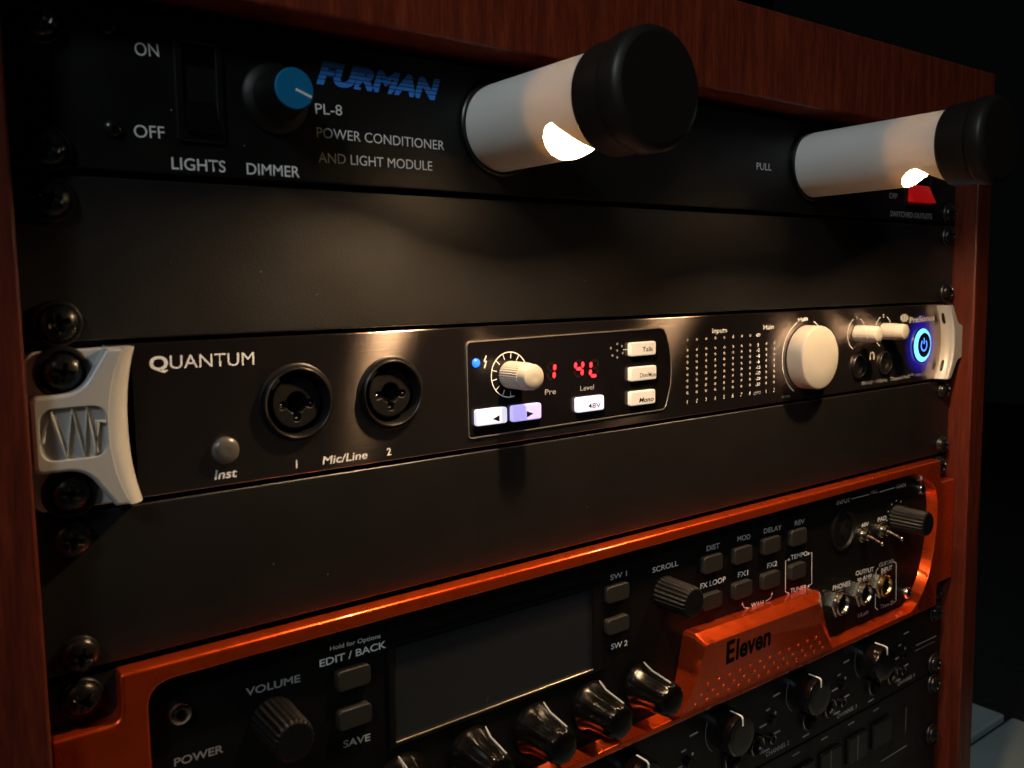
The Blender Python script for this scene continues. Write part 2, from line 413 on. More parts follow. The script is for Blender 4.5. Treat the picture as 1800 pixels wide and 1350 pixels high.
def screw(x, z, y, label, rot, washer=6.1):
    """y is the surface the screw clamps"""
    global proto
    t = thing('rack_screw', label, 'screw', (x, y, z), 'cross head screws along the rack rails')
    if proto is None:
        h = part('screw_head', screw_mesh(), M['screw'], t, org=(0, 0, 0), smooth=38)
        h.location = (0, -.0012, 0); h.rotation_euler = (0, rot, 0)
        wbm = lathe(bmesh.new(), [(1, -.05), (1, -.2), (.94, -.28), (.82, -.3), (.78, -.22), (.74, -.15), (.5, -.1)], (0, 0), 40, cap1=True)
        wsh = part('washer', wbm, M['washer'], t, org=(0, 0, 0), smooth=40); wsh.location = (0, 0, 0)
        wsh.scale = (washer, 5, washer); wsh.name = 'washer'
        proto = (h, wsh)
    else:
        h = proto[0].copy(); C.objects.link(h); h.parent = t; h.location = (0, -.0012, 0); h.rotation_euler = (0, rot, 0)
        ws = proto[1].copy(); C.objects.link(ws); ws.parent = t; ws.location = (0, 0, 0); ws.scale = (washer, 5, washer)
    return t
U = 44.45
unit_names = ['power conditioner', 'upper blank panel', 'audio interface', 'lower blank panel', 'orange guitar processor', None, 'channel amplifier', 'bottom patch panel']
def unit_screws(i, ysurf, h=1, washer=6.1, desc=None):
    top = -U * i - 6.35; bot = -U * (i + h) + 6.35; nm = desc or unit_names[i]
    for s in (-1, 1):
        side = 'left' if s < 0 else 'right'
        for z, v in ((top, 'upper'), (bot, 'lower')):
            screw(s * 232.6, z - (.9 if s < 0 else .4), ysurf, f'black cross head screw at the {v} {side} corner of the {nm}', random.uniform(0, PI), washer)

# ================================================================ unit 1: power conditioner with lamps
pc = thing('power_conditioner', 'black power conditioner at the top with two white pull out lamp tubes', 'power conditioner', (0, 0, -U / 2))
YF = -2.0
fo = rrect(-241.2, 241.2, -43.4, -.9, .8)
part('faceplate', plate(bmesh.new(), fo, [], 0, YF, .5), M['painted'], pc, smooth=40)
part('chassis', B(-215, 215, .3, 220, -42, -2), M['rail'], pc)
TY = YF - .06
T(pc, 'ON', (-209.43, -12.68), (-203.20, -12.26), 3.35, TY, 'white_ink')
T(pc, 'OFF', (-210.90, -34.27), (-202.85, -34.03), 3.25, TY)
T(pc, 'LIGHTS', (-201.44, -42.06), (-186.29, -42.02), 3.25, TY, bold=.008)
T(pc, 'DIMMER', (-180.08, -42.11), (-163.63, -42.08), 3.25, TY, bold=.008)
T(pc, 'PL-8', (-157.64, -22.68), (-148.66, -22.27), 3.1, TY)
T(pc, 'POWER CONDITIONER', (-157.55, -29.61), (-111.14, -29.86), 3.0, TY)
T(pc, 'AND LIGHT MODULE', (-157.28, -37.08), (-116.10, -36.96), 3.0, TY)
T(pc, 'FURMAN', (-157.07, -13.18), (-112.04, -13.35), 7.0, TY, 'blue_ink', bold=.062, shear=.3, gaps=[(1.0, 1.24), (2.3, 2.54), (3.6, 3.82), (4.9, 5.1), (6.0, 6.16)])
T(pc, 'PULL', (57.21, -25.15), (68.07, -24.94), 3.1, TY)
T(pc, 'OFF', (169.55, -32.49), (177.52, -32.71), 2.8, TY, 'grey_ink')
T(pc, 'SWITCHED OUTLETS', (171.13, -41.93), (214.79, -41.98), 2.8, TY, 'grey_ink')
# lights rocker switch
sw = part('rocker_switch', plate(bmesh.new(), rrect(-199.6, -186.2, -34.2, -5.2, .8), [rrect(-197.4, -188.2, -32, -7.4, .5)], YF, YF - 1.1, .35), M['plastic'], pc)
bm = bmesh.new()
vs = [(-197.2, -7.6, -.9), (-188.4, -7.6, -.9), (-188.4, -19.8, .9), (-197.2, -19.8, .9), (-197.2, -31.8, -2.6), (-188.4, -31.8, -2.6)]
V = [bm.verts.new((x, YF + d, z)) for x, z, d in vs]; W_ = [bm.verts.new((x, YF + 1.2, z)) for x, z, d in vs]
bm.faces.new(V[:4]); bm.faces.new((V[3], V[2], V[5], V[4]))
for a, b in ((0, 1), (1, 2), (2, 5), (5, 4), (4, 3), (3, 0)): bm.faces.new((V[a], V[b], W_[b], W_[a]))
part('rocker', bm, M['gloss'], sw)
# dimmer knob
rib = lambda nr, d: (lambda t, i: 1 + d * math.cos(nr * t))
kb = part('dimmer_knob', lathe(bmesh.new(), [(10.2, YF), (10.2, YF - 1), (9.6, YF - 1.8), (7.6, YF - 2.6), (6.9, YF - 4), (6.2, YF - 13.6), (5.9, YF - 14.2), (5.6, YF - 14.2)], (-170.6, -19.7), 72), M['matte'], pc, 'black dimmer knob with a blue cap', smooth=35)
part('blue_cap', lathe(bmesh.new(), [(5.75, YF - 14.1), (5.75, YF - 14.5), (5.5, YF - 14.8)], (-170.6, -19.7), 48), M['blue_cap'], kb, smooth=40)
bm = stroke(bmesh.new(), [(-170.4, -19.9), (-165.6, -21.6)], .75, YF - 14.9); part('pointer_line', bm, M['white_ink'], kb)
# two small faceplate screws
for x, z in ((-216.4, -6.3), (-216.2, -32.5)):
    part('panel_screw', lathe(bmesh.new(), [(2.3, YF), (2.3, YF - .5), (1.7, YF - 1.3), (.6, YF - 1.5), (.55, YF - .9)], (x, z), 28), M['screw'], pc, smooth=50)
# red outlets switch
rs = part('rocker_switch', plate(bmesh.new(), rrect(184, 214, -36.2, -8, 1), [rrect(187, 211, -34, -10.2, .7)], YF, YF - 1.2, .35), M['plastic'], pc, 'switch for the outlets with a red lit rocker')
bm = bmesh.new(); z0, z1 = -33.8, -10.4; zm = -22
V = [bm.verts.new((x, YF + d, z)) for x, z, d in ((187.2, z1, -.8), (210.8, z1, -.8), (210.8, zm, 1), (187.2, zm, 1), (187.2, z0, -4.2), (210.8, z0, -4.2))]
W_ = [bm.verts.new((v.co.x, YF + 1.4, v.co.z)) for v in V]
bm.faces.new(V[:4]); bm.faces.new((V[3], V[2], V[5], V[4]))
for a, b in ((0, 1), (1, 2), (2, 5), (5, 4), (4, 3), (3, 0)): bm.faces.new((V[a], V[b], W_[b], W_[a]))
part('rocker', bm, M['red_switch'], rs)

def lamp(cx, cz, L0, L1, L2, droop, slot_y, slot_t, slot_len, slot_w, bulbm, label):
    """white tube standing out of the panel with a lens shaped opening near its black cap"""
    def ax(y): return cz + droop * (-y) / 60
    R = 15.0
    collar = lathe(bmesh.new(), [(16.6, YF), (16.6, YF - 1.2), (16.2, YF - 1.6), (15.3, YF - 1.6), (15.2, YF)], (cx, cz), 72, cap1=False)
    bm = bmesh.new(); nt_ = 300; nl = int(L0 * 2.4); RI = R - 1.1
    ys = [YF + .5 - (L0 + 2) * i / nl for i in range(nl + 1)]
    def open_(i, k):
        i = max(0, min(nl - 1, i)); y = (ys[i] + ys[i + 1]) / 2; t = 360 * ((k % nt_) + .5) / nt_
        dt = (t - slot_t + 180) % 360 - 180; dy = (y - slot_y) / slot_len
        if abs(dy) >= 1: return False
        # lens: round on the panel side, narrowing on the cap side
        return abs(dt) < (slot_w * math.sqrt(max(0, 1 - dy * dy)) if dy > 0 else slot_w * max(0, 1 + dy) ** .6)
    cs = [(math.cos(2 * PI * k / nt_), math.sin(2 * PI * k / nt_)) for k in range(nt_)]
    sh = [[[bm.verts.new((cx + r_ * c, y, ax(y) + r_ * s_)) for c, s_ in cs] for y in ys] for r_ in (R, RI)]
    for i in range(nl):
        for k in range(nt_):
            if open_(i, k): continue
            k2 = (k + 1) % nt_
            for g in sh: bm.faces.new((g[i][k], g[i][k2], g[i + 1][k2], g[i + 1][k]))
            for on, (a, b) in ((open_(i, k + 1), ((i, k2), (i + 1, k2))), (open_(i, k - 1), ((i, k), (i + 1, k))), (i + 1 < nl and open_(i + 1, k), ((i + 1, k), (i + 1, k2))), (i > 0 and open_(i - 1, k), ((i, k), (i, k2)))):
                if on: bm.faces.new((sh[0][a[0]][a[1]], sh[0][b[0]][b[1]], sh[1][b[0]][b[1]], sh[1][a[0]][a[1]]))
    for v in [v for v in bm.verts if not v.link_faces]: bm.verts.remove(v)
    tb = part('lamp_tube', bm, M['tube'], pc, label, smooth=35)
    part('tube_collar', collar, M['plastic'], tb, smooth=40)
    cp = bmesh.new(); c = (cx, ax(-L1))
    lathe(cp, [(15.2, -L0 + 1), (16.3, -L0), (16.6, -L0 - .8), (16.6, -L1 + .6), (17.2, -L1), (17.5, -L1 - .8), (17.5, -L2 + 2.2), (16.8, -L2 + .8), (15.2, -L2)], c, 72, cap0=True)
    part('tube_cap', cp, M['cap'], tb, 'black cap closing the end of the lamp tube', smooth=40)
    bb = bmesh.new(); r = 3.0
    bmesh.ops.create_uvsphere(bb, u_segments=16, v_segments=10, radius=1)
    for v in bb.verts: v.co = Vector((v.co.x * r, v.co.y * 5, v.co.z * r)) + Vector((cx, slot_y - 1, ax(slot_y) - 1.5))
    part('bulb', bb, M[bulbm], tb, 'glowing warm bulb', smooth=60)
    part('bulb_socket', lathe(bmesh.new(), [(13.4, slot_y + slot_len + 3), (13.4, slot_y + slot_len + 2), (4, slot_y + slot_len + 2), (4, slot_y + 5)], (cx, ax(slot_y)), 32, cap0=True), M['knob_white'], tb, smooth=40)
lamp(-88, -20.6, 58, 69, 77, -1.0, -46.5, 266, 9.5, 62, 'bulb1', 'white tube lamp nearer the blue dimmer knob, glowing from its slot')
lamp(99, -20.6, 68, 79, 86, -.4, -58.5, 277, 10.5, 60, 'bulb2', 'white tube lamp nearer the red switch, glowing from its slot')

# ================================================================ blank panels
for i, lab in ((1, 'plain black blank rack panel directly under the lamps, warmly lit'), (3, 'plain black blank rack panel directly above the orange unit')):
    bp = part('blank_panel', plate(bmesh.new(), rrect(-241.2, 241.2, -U * (i + 1) + .55, -U * i - .9, .8), [], 0, -1.9, .5), M['powder'])
    bp['label'] = lab; bp['category'] = 'blank panel'; bp['group'] = 'blank rack panels'

# ================================================================ unit 3: audio interface
ai = thing('audio_interface', 'black brushed audio interface with grey ears, white knobs and red digits', 'audio interface', (0, 0, -2.5 * U))
YQ = -2.0; QY = YQ - .06
QT, QB = -89.7, -132.7
part('faceplate', plate(bmesh.new(), rrect(-222, 235, QB, QT, .6), [circ(-167.4, -110.3, 11.0), circ(-134.4, -110.1, 11.0)], 0, YQ, .45), M['brushed'], ai, smooth=40)
part('chassis', B(-215, 215, 12, 250, QB + 1, QT - 1), M['rail'], ai)
T(ai, 'Q', (-210.33, -97.32), (-205.27, -97.36), 3.95, QY, bold=.03)
T(ai, 'UANTUM', (-204.80, -97.31), (-180.41, -97.72), 3.75, QY, bold=-.002)
T(ai, 'Inst', (-193.91, -130.42), (-187.15, -130.55), 2.7, QY, 'white_ink', bold=.012, shear=.15)
T(ai, '1', (-169.13, -130.49), (-167.64, -130.51), 2.5, QY, bold=.012)
T(ai, 'Mic/Line', (-159.71, -130.70), (-143.81, -130.70), 2.6, QY, bold=.012, shear=.15)
T(ai, '2', (-136.85, -130.76), (-134.69, -130.76), 2.5, QY, bold=.012)
# instrument button
part('instrument_button', lathe(bmesh.new(), [(3.9, YQ), (3.9, YQ - 1.3), (3.6, YQ - 1.8), (2.6, YQ - 2.2), (1.3, YQ - 2.4)], (-190.4, -122.2), 40), mat('smoky_grey_button', (.09, .085, .078), .3, spec=.6), ai, smooth=45)
# combo jacks
def lobes(x, z):
    p = []
    for k in range(144):
        t = 2 * PI * k / 144; r = 3.35
        for a, rl in ((188, 5.7), (-8, 5.7), (270, 5.9)):
            d = (math.degrees(t) - a + 180) % 360 - 180
            if abs(d) < 24: r = max(r, 3.35 + (rl - 3.35) * max(0, 1 - (abs(d) / 17) ** 3.2) ** .5 if abs(d) < 17 else r)
        p.append((x + r * math.cos(t), z + r * math.sin(t)))
    return p
for (x, z, lab) in ((-167.4, -110.3, 'combo socket above the number 1'), (-134.4, -110.1, 'combo socket above the number 2')):
    cj = part('combo_jack', lathe(bmesh.new(), [(12.2, YQ + .1), (12.2, YQ - .5), (11.8, YQ - .75), (11.1, YQ - .8), (11.0, YQ - 1.7), (10.7, YQ - 2.1), (10.3, YQ - 2.1), (10.0, YQ - 1.6), (9.4, YQ + 4), (9.2, YQ + 4.2)], (x, z), 72, cap1=True), M['plastic'], ai, lab, smooth=30)
    part('rim_ring', lathe(bmesh.new(), [(10.85, YQ - 2.0), (10.65, YQ - 2.28), (10.45, YQ - 2.28), (10.25, YQ - 2.0)], (x, z), 72, cap1=False), M['rim_metal'], cj, smooth=40)
    part('socket_face', plate(bmesh.new(), circ(x, z, 7.9, 144), [lobes(x, z)], YQ + 4.1, YQ + .3, .35, hr=.3), M['matte'], cj, smooth=40)
    part('centre_hole', disc(x, z, 6.6, YQ + 3.0), M['hole'], cj)
    # latch and keyway bits round the collar
    bm = bmesh.new()
    for a0, a1 in ((128, 150), (38, 56)): stroke(bm, arc(x, z, 9.75, a0, a1, 8), 1.1, YQ - 1.5)
    part('latch_tab', bm, M['rim_metal'], cj)
    bm = bmesh.new()
    box(bm, x - 1.6, x + 1.6, YQ - .3, YQ + .5, z + 6.9, z + 7.8, bev=.2); part('push_tab', bm, M['matte'], cj)
    for a in (188, -8, 270):
        part('contact', lathe(bmesh.new(), [(.55, YQ + 3), (.55, YQ + .9), (.3, YQ + .6)], (x + 5.0 * math.cos(math.radians(a)), z + 5.0 * math.sin(math.radians(a))), 12), M['rim_metal'], cj, smooth=60)
# control window: printed frame of thin raised line
tl, bl_, br, tr = (-103.71, -95.03), (-103.11, -128.83), (-4.86, -128.27), (-5.93, -94.31)
xr = (1.40, -111.91)[0]
outline = []
corn = roundpoly([(tl[0], tl[1]), (bl_[0], bl_[1]), (br[0] - 2.5, br[1])], 1.6)
outline = [(-104.0, -96.6), (-103.6, -95.6), (-102.6, -95.0)] + [(-6.5, -93.9), (-4.0, -94.6), (-2.3, -97), (-.6, -101.5), (.4, -106.5), (.7, -112), (.2, -118), (-1.6, -124), (-3.0, -127.3), (-4.4, -128.2)] + [(-102.4, -129.0), (-103.4, -128.7), (-103.8, -127.8)]
wn = part('control_window', plate(bmesh.new(), outline, [], YQ + .1, YQ - .35, .15), M['acrylic'], ai, smooth=40)
bm = tubeline(bmesh.new(), [(x, YQ - .38, z) for x, z in outline], .27, 6, closed=True)
part('window_frame', bm, M['frame_line'], wn, smooth=60)
YW = YQ - .35; WY = YW - .06
part('status_light', lathe(bmesh.new(), [(1.6, YW), (1.5, YW - .5), (.8, YW - .9)], (-100.1, -102.4), 24), M['blue_led'], wn, 'lit blue status light', smooth=60)
bm = bmesh.new(); lx, lz = (-96.04, -102.29)
for q in ([(lx + .5, lz + 2.2), (lx - .5, lz + .1)], [(lx - .5, lz + .1), (lx + .5, lz + .3)], [(lx + .5, lz + .3), (lx - .4, lz - 2.2)]): stroke(bm, q, .5, WY)
part('bolt_icon', bm, M['white_ink'], wn)
kc = (-85.3, -107.6)
bm = stroke(bmesh.new(), arc(*kc, 8.2, -75 - 0, -75 - 300, 60)[::1], .36, WY)
for a in range(0, 300, 27):
    t = math.radians(-75 - 12 - a); stroke(bm, [(kc[0] + 5.9 * math.cos(t), kc[1] + 5.9 * math.sin(t)), (kc[0] + 8.1 * math.cos(t), kc[1] + 8.1 * math.sin(t))], .3, WY)
part('dial_scale', bm, M['white_ink'], wn)
def white_knob(parent, c, y0, r, L, name, label, ribs=34, smooth_top=.3, depth=.035):
    n = 204
    prof = [(r * 1.0, y0 - .3), (r * .99, y0 - L * (1 - smooth_top)), (r * .96, y0 - L * (1 - smooth_top) - .1), (r * .93, y0 - L + 1.2), (r * .88, y0 - L + .5), (r * .76, y0 - L + .1), (r * .3, y0 - L - .05)]
    def rf(t, i): return 1 + (depth * (abs(math.cos(ribs * t / 2)) - .5) if i < 2 else 0)
    return part(name, lathe(bmesh.new(), prof, c, n, rf=rf), M['knob_white'], parent, label, smooth=35)
white_knob(wn, kc, YW, 4.9, 14.6, 'level_knob', 'white ribbed knob beside the red digits')
# seven segment digits
def seg_digit(x, z, w_, h, on, tilt=.1):
    segs = {'a': ((.12, 1), (.88, 1)), 'b': ((1, .94), (1, .56)), 'c': ((1, .44), (1, .06)), 'd': ((.12, 0), (.88, 0)), 'e': ((0, .44), (0, .06)), 'f': ((0, .94), (0, .56)), 'g': ((.14, .5), (.86, .5))}
    for k, (p, q) in segs.items():
        P_ = (x + p[0] * w_ + tilt * p[1] * h, z + p[1] * h); Q_ = (x + q[0] * w_ + tilt * q[1] * h, z + q[1] * h)
        d = Vector((Q_[0] - P_[0], Q_[1] - P_[1])).normalized(); nn = Vector((-d.y, d.x)) * .6; e = d * .5
        pts = [(P_[0], P_[1]), (P_[0] + e.x + nn.x, P_[1] + e.y + nn.y), (Q_[0] - e.x + nn.x, Q_[1] - e.y + nn.y), (Q_[0], Q_[1]), (Q_[0] - e.x - nn.x, Q_[1] - e.y - nn.y), (P_[0] + e.x - nn.x, P_[1] + e.y - nn.y)]
        bm = bmesh.new(); plate(bm, pts, [], YW, YW - .15, 0)
        part('digit_segment', bm, M['red_seg' if k in on else 'dim_seg'], wn, 'lit red segment' if k in on else None)
dz = -110.1
x1_ = (-64.41, -110.99); seg_digit(x1_[0] - 3.0, x1_[1] + .2, 3.2, 5.9, 'bc')
x4 = (-53.51, -111.16); seg_digit(x4[0] - .2, x4[1] + .4, 3.7, 5.9, 'fgbc')
xL = (-45.80, -111.52); seg_digit(xL[0] + .1, xL[1] + .4, 3.7, 5.9, 'fed')
T(wn, 'Pre', (-68.69, -116.46), (-63.36, -116.49), 2.0, WY, 'grey_ink')
T(wn, 'Level', (-50.92, -116.45), (-43.73, -116.38), 1.9, WY, 'grey_ink')
part('divider_line', stroke(bmesh.new(), [(-34.75, -109.62), (-34.86, -125.35)], .5, WY), M['rim_metal'], wn)
def button(parent, px, y0, H, m, label=None, name='button', bev=.5, r=.9):
    xs = [p[0] for p in px]; zs = [p[1] for p in px]
    x0 = (px[0][0] + px[3][0]) / 2; x1 = (px[1][0] + px[2][0]) / 2; x0 += .42; x1 -= .42; z1 = (px[0][1] + px[1][1]) / 2; z0 = (px[2][1] + px[3][1]) / 2
    o = part(name, plate(bmesh.new(), rrect(x0, x1, z0, z1, r, 5), [], y0, y0 - H, bev, seg=4), m, parent, label, smooth=35)
    return o, (x0, x1, z0, z1)
BH = 1.8; BY = YW - BH - .06
b1, r1 = button(wn, [(-101.67, -118.62), (-87.34, -119.29), (-87.46, -124.77), (-101.82, -124.66)], YW, BH, M['button_lit'], 'lit white button with a left arrow')
b2, r2 = button(wn, [(-86.03, -118.69), (-71.35, -119.23), (-71.45, -124.98), (-85.64, -124.76)], YW, BH, M['button_lit_blue'], 'lit violet button with a right arrow')
for bt, (px_, pz_), s in ((b1, (-93.05, -122.74), -1), (b2, (-77.39, -122.57), 1)):
    bm = bmesh.new(); bm.faces.new([bm.verts.new((px_ + s * u * 1.6, BY, pz_ + v * 1.2)) for u, v in ((1, 0), (-1, 1), (-1, -1))])
    part('arrow_mark', bm, M['hole'], bt)
b3, _ = button(wn, [(-54.36, -118.61), (-39.39, -119.04), (-39.43, -124.91), (-54.43, -124.32)], YW, BH, M['button_lit'], 'lit white button marked 48V')
T(b3, '48V', (-48.51, -123.46), (-41.87, -123.54), 2.0, BY, 'hole', bold=.005)
for px, w_, a, b, bo, sh in (([(-25.45, -98.92), (-9.97, -99.24), (-9.97, -104.87), (-25.47, -104.40)], 'Talk', (-18.64, -102.96), (-12.33, -103.09), 0.006, 0), ([(-25.48, -108.76), (-9.63, -109.36), (-9.62, -115.02), (-25.51, -114.50)], 'Dim/Mute', (-19.98, -113.42), (-9.96, -113.58), .004, 0), ([(-25.52, -118.64), (-10.30, -119.22), (-10.30, -125.14), (-25.55, -124.41)], 'Mono', (-20.49, -123.61), (-12.00, -123.68), .02, .2)):
    bt, _ = button(wn, px, YW, BH, M['button_cream'], f'cream button marked {w_}')
    T(bt, w_, a, b, 1.9 if w_ != 'Dim/Mute' else 1.7, BY, 'hole', bold=bo, shear=sh)
tx, tz = (-30.94, -101.91)
for dx, dz_ in ((0, 0), (-3.4, 1.1), (0, 2.6), (-2.6, -1.9), (0, -2.8), (3.0, -1.2), (2.6, 1.6)):
    part('microphone_hole', disc(tx + dx, tz + dz_, .5, WY, 12, .05), M['dim_ink'], wn)
part('tick_mark', stroke(bmesh.new(), [(-27.76, -101.74), (-24.23, -101.82)], .4, WY), M['grey_ink'], wn)
# level meters
c0 = Vector((11.36, -99.65)); c1 = Vector((53.98, -100.10)); c2 = Vector((10.40, -125.31)); 
zt = (c0[1] + c1[1]) / 2; zb = c2[1]
led = None
rows = [zt + .0] + [zt - 4.35 - (zt - 4.35 - zb) * k / 8 for k in range(9)]
def dot(x, z):
    global led
    if led is None: led = part('meter_light', lathe(bmesh.new(), [(.66, QY + .05), (.66, QY - .02), (.55, QY - .04)], (x, z), 14), M['dotgrey'], ai)
    else: share(led, 'meter_light', (x, WO[led][1], z), ai)
for j in range(8):
    x = 11.2 + (54.0 - 11.2) * j / 7
    for z in rows[:1] + rows[1:9]: dot(x, z)
    T(ai, str(j + 1), (x - .55, rows[9] - 2.0), (x + .55, rows[9] - 2.0), 1.7, QY, 'white_ink', shear=.15)
xm = [(66.06, -104.45)[0], (72.12, -104.23)[0]]
for x in xm:
    for z in rows[1:9]: dot(x, z)
for j, x in enumerate(xm): T(ai, str(j + 1), (x - .6, rows[9] - 2.0), (x + .6, rows[9] - 2.0), 1.7, QY, shear=.15)
xs_ = (59.85, -102.02)[0]
for lab, z in zip(('48V', '0', '-2', '-4', '-6', '-10', '-20', '-30', '-50'), rows[:9]):
    hw = .62 * len(lab) + .3
    T(ai, lab, (xs_ - hw * .8, z - .8), (xs_ + hw * .8, z - .8), 1.6, QY, bold=.015)
T(ai, '(dBFS)', (xs_ - 3, rows[9] - 1.9), (xs_ + 2.2, rows[9] - 1.9), 1.3, QY, 'grey_ink', shear=.15)
T(ai, 'Inputs', (27.34, -97.69), (37.40, -97.63), 2.2, QY, bold=.012)
T(ai, 'Main', (63.58, -97.72), (71.32, -97.51), 2.1, QY, bold=.012)
# main knob
mk = (96.5, -112.2)
bm = stroke(bmesh.new(), arc(mk[0], mk[1], 18.2, 112, 242, 40), .5, QY); stroke(bm, arc(mk[0], mk[1], 18.2, 68, -62, 40), .5, QY)
part('dial_scale', bm, M['white_ink'], ai)
T(ai, 'Main', (90.49, -95.02), (98.38, -94.48), 2.0, QY, bold=.02)
T(ai, '(mute)', (78.69, -130.92), (84.55, -130.90), 1.5, QY, 'dim_ink')
part('main_knob', lathe(bmesh.new(), [(15.3, YQ - .4), (15.4, YQ - 1), (15.3, YQ - 7), (15.2, YQ - 7.8), (14.9, YQ - 8.4), (14.2, YQ - 8.7), (7, YQ - 9.0), (1, YQ - 9.1)], mk, 96), M['knob_white'], ai, 'large white main volume knob', smooth=30)
# headphone knobs
for (x, z, lab, px) in ((141.4, -103.0, '1', 0), (167.0, -102.8, '2', 0)):
    white_knob(ai, (x, z), YQ, 4.4, 12.5, 'headphone_knob', f'slim white knob under the small number {lab}', ribs=20, smooth_top=.35, depth=.012)
    part('dial_scale', stroke(bmesh.new(), arc(x, z, 8.2, 112, 250, 30), .42, QY), M['white_ink'], ai)
    part('dial_scale', stroke(bmesh.new(), arc(x, z, 8.2, 68, -20, 20), .42, QY), M['white_ink'], ai)
    T(ai, lab, (x - .8, z + 7.3), (x + .8, z + 7.3), 1.9, QY, bold=.01)
for x, z in ((143.4, -120.0), (168.7, -119.9)):
    hj = part('headphone_jack', lathe(bmesh.new(), [(6.4, YQ), (6.4, YQ - .9), (6.0, YQ - 1.3), (5.4, YQ - 1.3), (5.0, YQ - .9), (3.6, YQ - .6), (3.3, YQ + 1), (3.2, YQ + 5)], (x, z), 48), M['plastic'], ai, smooth=35)
    part('rim_ring', lathe(bmesh.new(), [(6.1, YQ - 1.2), (5.9, YQ - 1.42), (5.6, YQ - 1.42), (5.4, YQ - 1.2)], (x, z), 48, cap1=False), M['rim_metal'], hj, smooth=40)
    part('centre_hole', disc(x, z, 3.3, YQ + 1.5), M['hole'], hj)
hx, hz = (156.65, -115.18)
bm = stroke(bmesh.new(), arc(hx, hz - .3, 2.0, -10, 190, 16), .5, QY)
for s in (-1, 1): box(bm, hx + s * 1.9 - .45, hx + s * 1.9 + .45, QY - .02, QY + .05, hz - 2.3, hz - .3)
part('headphone_icon', bm, M['white_ink'], ai)
T(ai, '26X32 \u00b7 192kHz', (146.93, -130.12), (172.55, -130.17), 1.7, QY, 'grey_ink', shear=.2)
T(ai, 'Thunderbolt\u2122', (175.44, -130.08), (199.92, -129.74), 2.0, QY, 'grey_ink', bold=.015, shear=.2)
T(ai, 'interface', (201.77, -129.71), (217.52, -129.41), 1.8, QY, 'grey_ink', shear=.2)
# maker's name and wave icon
T(ai, 'PreSonus', (193.38, -99.43), (220.80, -98.68), 3.3, QY - .3, bold=.012)
bm = bmesh.new(); ix0, iz0 = (184.38, -98.47); ix1 = (192.71, -98.15)[0]; ihh = 4.2
for k in range(5):
    u = ix0 + (ix1 - ix0) * (k + .2) / 5; h0 = 0 if 0 < k < 4 else .8
    vs = [(u, iz0 + h0), (u + (ix1 - ix0) * .13, iz0 + h0), (u + (ix1 - ix0) * .13 - .5, iz0 + ihh - h0), (u - .5, iz0 + ihh - h0)]
    bm.faces.new([bm.verts.new((a, QY, b)) for a, b in vs])
part('wave_icon', bm, M['white_ink'], ai)
# power button
pw = (207.1, -112.3)
part('painted_glow', lathe(bmesh.new(), [(.5, YQ - .02), (19.9, YQ - .02)], pw, 64, cap1=False, cap0=True), M['halo'], ai, 'blue light painted on the panel end round the power button', org=(pw[0], YQ - .02, pw[1]))  # added disc, paints the blue glow onto the panel
pb = part('power_button', lathe(bmesh.new(), [(9.6, YQ), (9.6, YQ - .5), (9.2, YQ - .8)], pw, 64), M['acrylic'], ai, 'round power button ringed in bright blue', smooth=40)
YP = YQ - .86
n = 72; bm = bmesh.new()
o_ = [bm.verts.new((pw[0] + 9.3 * math.cos(2 * PI * k / n), YP, pw[1] + 9.3 * math.sin(2 * PI * k / n))) for k in range(n)]
i_ = [bm.verts.new((pw[0] + 1.9 + 6.95 * math.cos(2 * PI * k / n), YP, pw[1] + 6.95 * math.sin(2 * PI * k / n))) for k in range(n)]
for k in range(n): bm.faces.new((o_[k], o_[(k + 1) % n], i_[(k + 1) % n], i_[k]))
part('lit_crescent', bm, M['cyan_ring'], pb)
bm = stroke(bmesh.new(), arc(pw[0] + 1.7, pw[1] - .1, 3.1, 128, 412, 30), .85, YP); stroke(bm, [(pw[0] + 1.7, pw[1] + .6), (pw[0] + 1.7, pw[1] + 4.0)], .85, YP)
part('power_icon', bm, M['blue_ring'], pb)
